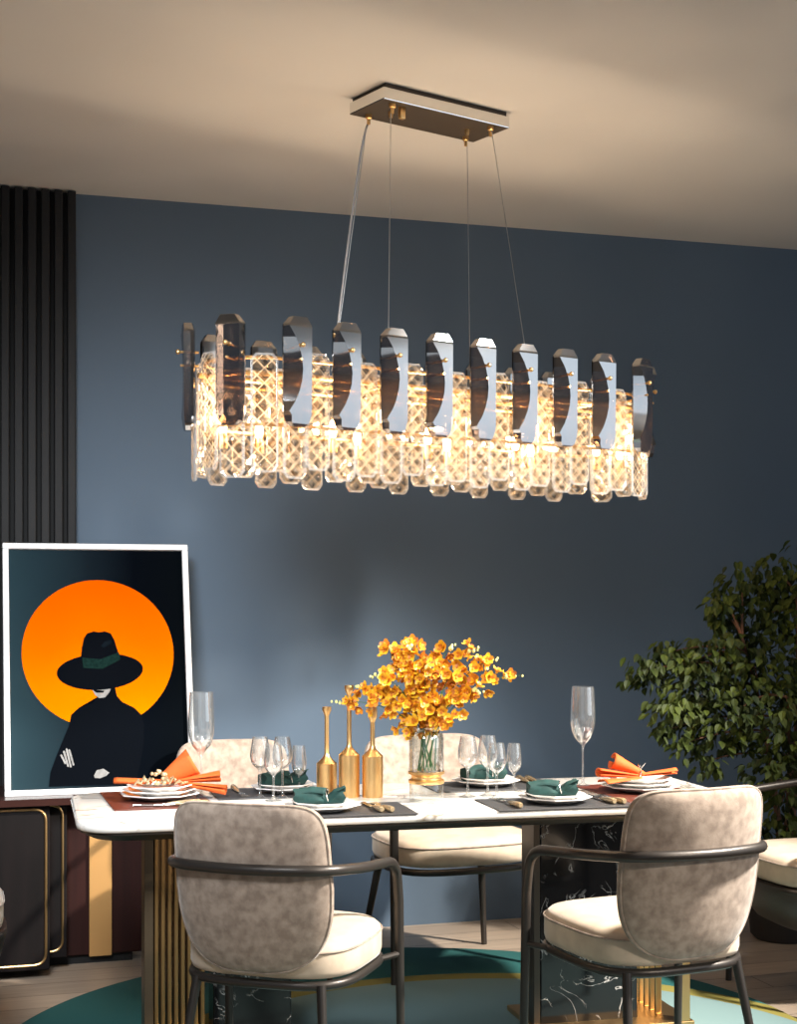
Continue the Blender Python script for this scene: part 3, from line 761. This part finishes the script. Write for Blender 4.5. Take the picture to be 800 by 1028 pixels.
# side settings, green napkins: (plate pixel, mat centre pixel, name, far?)
sets = [((306, 805), (322, 806), 'near left', 0), ((546, 803), (549, 804), 'near right', 0), ((276, 790), (275, 792), 'far left', 1), ((482, 787.5), (490, 788.5), 'far right', 1)]
where = {'near left': 'at the near left place, by the candlesticks', 'near right': 'at the near right place', 'far left': 'at the far left place, behind the left glasses', 'far right': 'at the far right place, behind the right glasses'}
for (pp, mp_, nm, farf) in sets:
    pc = at(*pp, ZT); mc = at(*mp_, ZT)
    yy = (4.625 if farf else 4.185) + (1.39 - pc[0])*.052
    pc = (pc[0], yy, ZT); mc = (mc[0], yy, ZT)
    mat_obj(mc, .43, .25, R(-3), M['mat'], 'dark grey rectangular placemat ' + where[nm])
    plate_thing(pc, .112, ZT + .004, 'wide white angular plate, lower one, ' + where[nm])
    plate_thing(pc, .092, ZT + .013, 'smaller grey rimmed plate, upper one, ' + where[nm], 'plate')
    rolled_napkin((pc[0] - .01, pc[1] + (.0 if not farf else 0)), ZT + .021, R(-12 if not farf else 15), 'rolled green napkin in a steel ring ' + where[nm])
    sg = -1 if farf else 1
    if nm != 'near left' and nm != 'far right':
        cutlery((pc[0] - .150, pc[1] - .0*sg), ZT + .004, R(180 if farf else 0), 'fork', 'pale gold fork left of the plate ' + where[nm])
    if nm != 'far left':
        cutlery((pc[0] + .150, pc[1]), ZT + .004, R(180 if farf else 0), 'knife', 'pale gold knife beside the plate ' + where[nm])
        cutlery((pc[0] + .178, pc[1] - .01), ZT + .004, R(180 if farf else 0), 'fork', 'outermost pale gold fork ' + where[nm])
# end settings, orange napkins
lc = at(160, 803, ZT); rc = at(643, 795, ZT)
lc = (lc[0], lc[1], ZT)
mat_obj((lc[0] - .01, lc[1] - .0, ZT), .30, .42, 0, M['redmat'], 'burgundy placemat at the left end of the table')
mat_obj((rc[0] - .0, rc[1] - .02, ZT), .30, .42, 0, M['redmat'], 'burgundy placemat at the right end of the table')
for (c, w) in ((lc, 'left'), (rc, 'right')):
    plate_thing(c, .125, ZT + .004, 'bottom one of the three white plates stacked at the %s end of the table' % w)
    plate_thing(c, .115, ZT + .016, 'middle one of the three white plates stacked at the %s end of the table' % w, rz=.2)
    plate_thing(c, .100, ZT + .028, 'top one of the three white plates stacked at the %s end of the table' % w, rz=.1)
orange_napkin((lc[0] + .03, lc[1] + .02), ZT + .042, R(-10), 'folded orange napkin with a beaded gold ornament on the left plates', 1, True)
orange_napkin((rc[0] - .035, rc[1]), ZT + .040, R(-17), 'folded orange napkin with a thin steel ring on the right plates', 0, False)
cutlery((lc[0] - .0, lc[1] - .165), ZT + .004, R(82), 'knife', 'knife lying in front of the stacked plates at the left end')
cutlery((lc[0] + .02, lc[1] - .18), ZT + .004, R(78), 'fork', 'fork lying in front of the stacked plates at the left end')

# glasses: a lathe with a stem and an open bowl
def glass_mb(h, rb, bowl, rf, narrow=.8):
    """h total, rb widest, bowl height, rf foot radius"""
    st = h - bowl
    prof = [(.001, .0), (rf, .0), (rf, .0015), (rf*.5, .005), (.0045, .012), (.0032, .03), (.0032, st*.8), (.005, st*.95)]
    prof += [(rb*sin(pi/2*t)**.9, st + bowl*.42*(1-cos(pi/2*t))) for t in (.25, .45, .65, .85, 1.0)]
    prof += [(rb*(1 - (1-narrow)*t**1.3), st + bowl*(.42 + .58*t)) for t in (.25, .5, .75, 1.0)]
    inner = [(max(r - .0012, .001), z) for r, z in prof[-9:]][::-1]
    inner.append((.001, st + .004))
    return MB().lathe(prof + inner, 32)
def glass(px, py, kind, label, group=None, y=None):
    c = at(px, py, ZT)
    if kind == 'tall': mb = glass_mb(.328, .041, .185, .036, .88); nm, cat = 'champagne_glass', 'champagne glass'
    elif kind == 'wine': mb = glass_mb(.189, .0315, .098, .027, .72); nm, cat = 'wine_glass', 'wine glass'
    elif kind == 'mid': mb = glass_mb(.172, .030, .090, .026, .75); nm, cat = 'wine_glass', 'wine glass'
    else: mb = glass_mb(.150, .024, .095, .022, .78); nm, cat = 'wine_glass', 'small wine glass'
    o = mb.build(nm, M['glass'], None, ang=70); o.location = (c[0], c[1], ZT); return tag(o, label, cat, group)
glass(202, 801, 'tall', 'tall champagne glass on the left of the table, before the picture')
glass(585, 789.5, 'tall', 'tall champagne glass on the right of the table, before bare blue wall')
glass(261, 801, 'wine', 'leftmost wine glass of the left cluster'); glass(283.5, 801, 'wine', 'larger wine glass of the left cluster, next to the small one')
glass(274.5, 804, 'mid', 'wine glass in the front of the left cluster, between two larger ones'); glass(300, 796, 'small', 'small narrow wine glass at the right of the left cluster')
glass(469.5, 800, 'wine', 'leftmost wine glass of the right cluster'); glass(489.5, 799, 'wine', 'larger wine glass in the middle of the right cluster')
glass(498.5, 802, 'mid', 'wine glass in front, overlapping the middle one of the right cluster'); glass(516, 793, 'small', 'small narrow wine glass at the right of the right cluster')

# candlesticks
def candlestick(px, py, H, bh, top, label):
    c = at(px, py, ZT)
    t = thing('candlestick', label, 'candlestick', (c[0], c[1], ZT), 0, None)
    r = .0325
    MB().lathe([(.001, 0), (r-.001, 0), (r, .001), (r, bh), (r-.001, bh+.001), (r*.55, bh+.013), (.0105, bh+.022), (.0075, bh+.032), (.0072, bh + .06)], 40).build('base', M['gold'], t, ang=25)
    MB().lathe([(.0070, bh+.058), (.0070, H - top), (.0070, H-top+.002)], 20).build('stem', M['gold'], t)
    MB().lathe([(.0070, H-top), (.010, H-top+.008), (.0145, H-top+.018), (.0140, H), (.0105, H), (.0105, H-.012), (.001, H-.014)], 24).build('cup', M['gold'], t, ang=50)
candlestick(328, 797, .275, .097, .028, 'shortest gold candlestick, leftmost of the three')
candlestick(350.5, 800, .347, .132, .030, 'tallest gold candlestick, in the middle of the three')
candlestick(374, 800, .280, .128, .048, 'gold candlestick nearest the flower vase')

# vase
vc = at(428, 804.5, ZT)
vs = thing('vase', 'clear glass vase with a gold waist holding yellow flowers', 'vase', vc)
MB().lathe([(.001, 0), (.050, 0), (.052, .003), (.052, .052), (.046, .062), (.043, .070), (.046, .079), (.053, .090), (.053, .195), (.049, .207), (.038, .214), (.038, .219), (.042, .226), (.040, .227), (.035, .221), (.035, .213), (.046, .204), (.050, .193), (.050, .092), (.001, .088)], 40).build('glass_body', M['vaseglass'], vs, ang=50)
MB().lathe([(.0535, .056), (.0545, .058), (.0545, .066), (.047, .070), (.0455, .076), (.047, .080), (.0555, .085), (.0555, .092), (.0525, .093), (.0525, .086), (.044, .080), (.0425, .075), (.044, .068), (.0515, .064), (.0515, .057), (.0535, .056)], 40).build('gold_waist', M['gold'], vs, ang=40)

# flower sprays
rf_ = random.Random(3)
def petal(mb, c, d, nrm, L, w, cup):
    d = d.normalized(); s = d.cross(nrm).normalized(); rows = []
    for i in range(4):
        t = i/3; ww = w*(.3, .95, 1, .35)[i]
        cc = c + d*L*t + nrm*cup*t*t*L
        rows.append([cc - s*ww*.5 + nrm*.10*L*(1 if i else 0), cc, cc + s*ww*.5 + nrm*.10*L*(1 if i else 0)])
    mb.grid(rows)
def blossom_mesh(par, mi):
    mb = MB(); z = Vector((0, 0, 1))
    for k in range(5):
        a = 2*pi*k/5 + .3; petal(mb, Vector((0, 0, 0)), Vector((cos(a), sin(a), .25)), z, .0175 if k % 2 else .0155, .015, .35)
    mb.mi = 1
    for k in range(3): a = 2*pi*k/3; petal(mb, Vector((0, 0, .002)), Vector((cos(a), sin(a), 1.3)), Vector((cos(a), sin(a), 0)), .009, .008, .2)
    mb.mi = 0; mb.sphere((0, 0, -.001), .004, u=6, v=4)
    return mb.build('blossom', [M['petal'] if mi == 0 else M['petal2'], M['petal2'] if mi == 0 else M['petal']], par, ang=70)
base = Vector((0, 0, .02))
sprays = [  # end pixel x, y, sideways bow, depth shift, label
    (333, 705, 'lowest yellow orchid spray, drooping far out to the left over the candlesticks', -.02),
    (372, 678, 'short yellow orchid spray low on the left', -.05),
    (380, 650, 'yellow orchid spray rising steeply to the upper left, ending in pale buds', .03),
    (408, 648, 'yellow orchid spray rising almost upright, left of the middle', -.03),
    (412, 645, 'yellow orchid spray at the very back and top of the bunch', .06),
    (430, 668, 'short yellow orchid spray in the front middle', -.07),
    (456, 648, 'yellow orchid spray rising almost upright, right of the middle', .02),
    (481, 652, 'yellow orchid spray leaning to the upper right', -.03),
    (524, 678, 'longest yellow orchid spray, reaching far right and ending in round buds', .0),
    (484, 694, 'short yellow orchid spray low on the right', -.05),
    (352, 690, 'bushy yellow orchid spray just above the lowest one on the left', .04),
    (500, 662, 'bushy yellow orchid spray just above the longest one on the right', .04)]
protos = []
D0 = vc[0]*sin(TH) + vc[1]*cos(TH)
for i, (px, py, lab, dd) in enumerate(sprays):
    t = thing('orchid_spray', lab, 'flower', (vc[0], vc[1], ZT + .089), 0)
    D = D0 + dd; lat = (px - 400)/1500*D
    e = Vector((D*sin(TH) + lat*cos(TH) - vc[0], D*cos(TH) - lat*sin(TH) - vc[1], EYE + (600-py)*D/1500 - ZT - .089))
    a = 2*pi*i/len(sprays)
    st = Vector((.026*cos(a), .026*sin(a), .004)); neck = Vector((.014*cos(a + .4), .014*sin(a + .4), .128))
    neck = neck*.6 + Vector((e.x*.10, e.y*.10, .051))
    up = bez(st, (st+neck)/2, neck, 4)
    ctrl = neck + Vector((e.x*.35, e.y*.35, (e.z - neck.z)*.85 + .03))
    path = up[:-1] + bez(neck, ctrl, e, 14)
    MB().tube(path, [.0022]*4 + [.002 - .0001*k for k in range(15)], 6).build('stem', M['stem'], t)
    arch = bez(neck, ctrl, e, 40)
    nb = 26 if (e - neck).length > .17 else 22
    for k in range(nb):
        f = .06 + .80*k/(nb-1); c = arch[int(f*40)]
        sp_ = .042*(1 - .55*f)
        off = Vector((rf_.gauss(0, 1), rf_.gauss(0, 1), rf_.gauss(0, .8))).normalized()*sp_*rf_.uniform(.5, 1.25)
        if len(protos) < 4:
            o = blossom_mesh(t, len(protos) % 4 // 3 if True else 0); protos.append(o)
        else: o = dup(protos[rf_.choice((0, 1, 2, 3))], parent=t)
        o.location = c + off
        face = (off.normalized() + Vector((-.35, -.9, .15)) + Vector((rf_.uniform(-.5, .5), rf_.uniform(-.4, .4), rf_.uniform(-.5, .5))))
        o.rotation_euler = face.to_track_quat('Z', 'Y').to_euler(); s_ = rf_.uniform(.9, 1.25); o.scale = (s_,)*3
    for k in range(5):
        f = .86 + .14*k/4; c = arch[min(40, int(f*40))]
        off = Vector((rf_.uniform(-1, 1), rf_.uniform(-1, 1), rf_.uniform(-1, 1)))*.008*(1 if k % 2 else .5)
        MB().sphere((0, 0, 0), .0062 - .0007*k, (1, 1, 1.25), 8, 6).build('bud', M['budm'], t, loc=c + off)
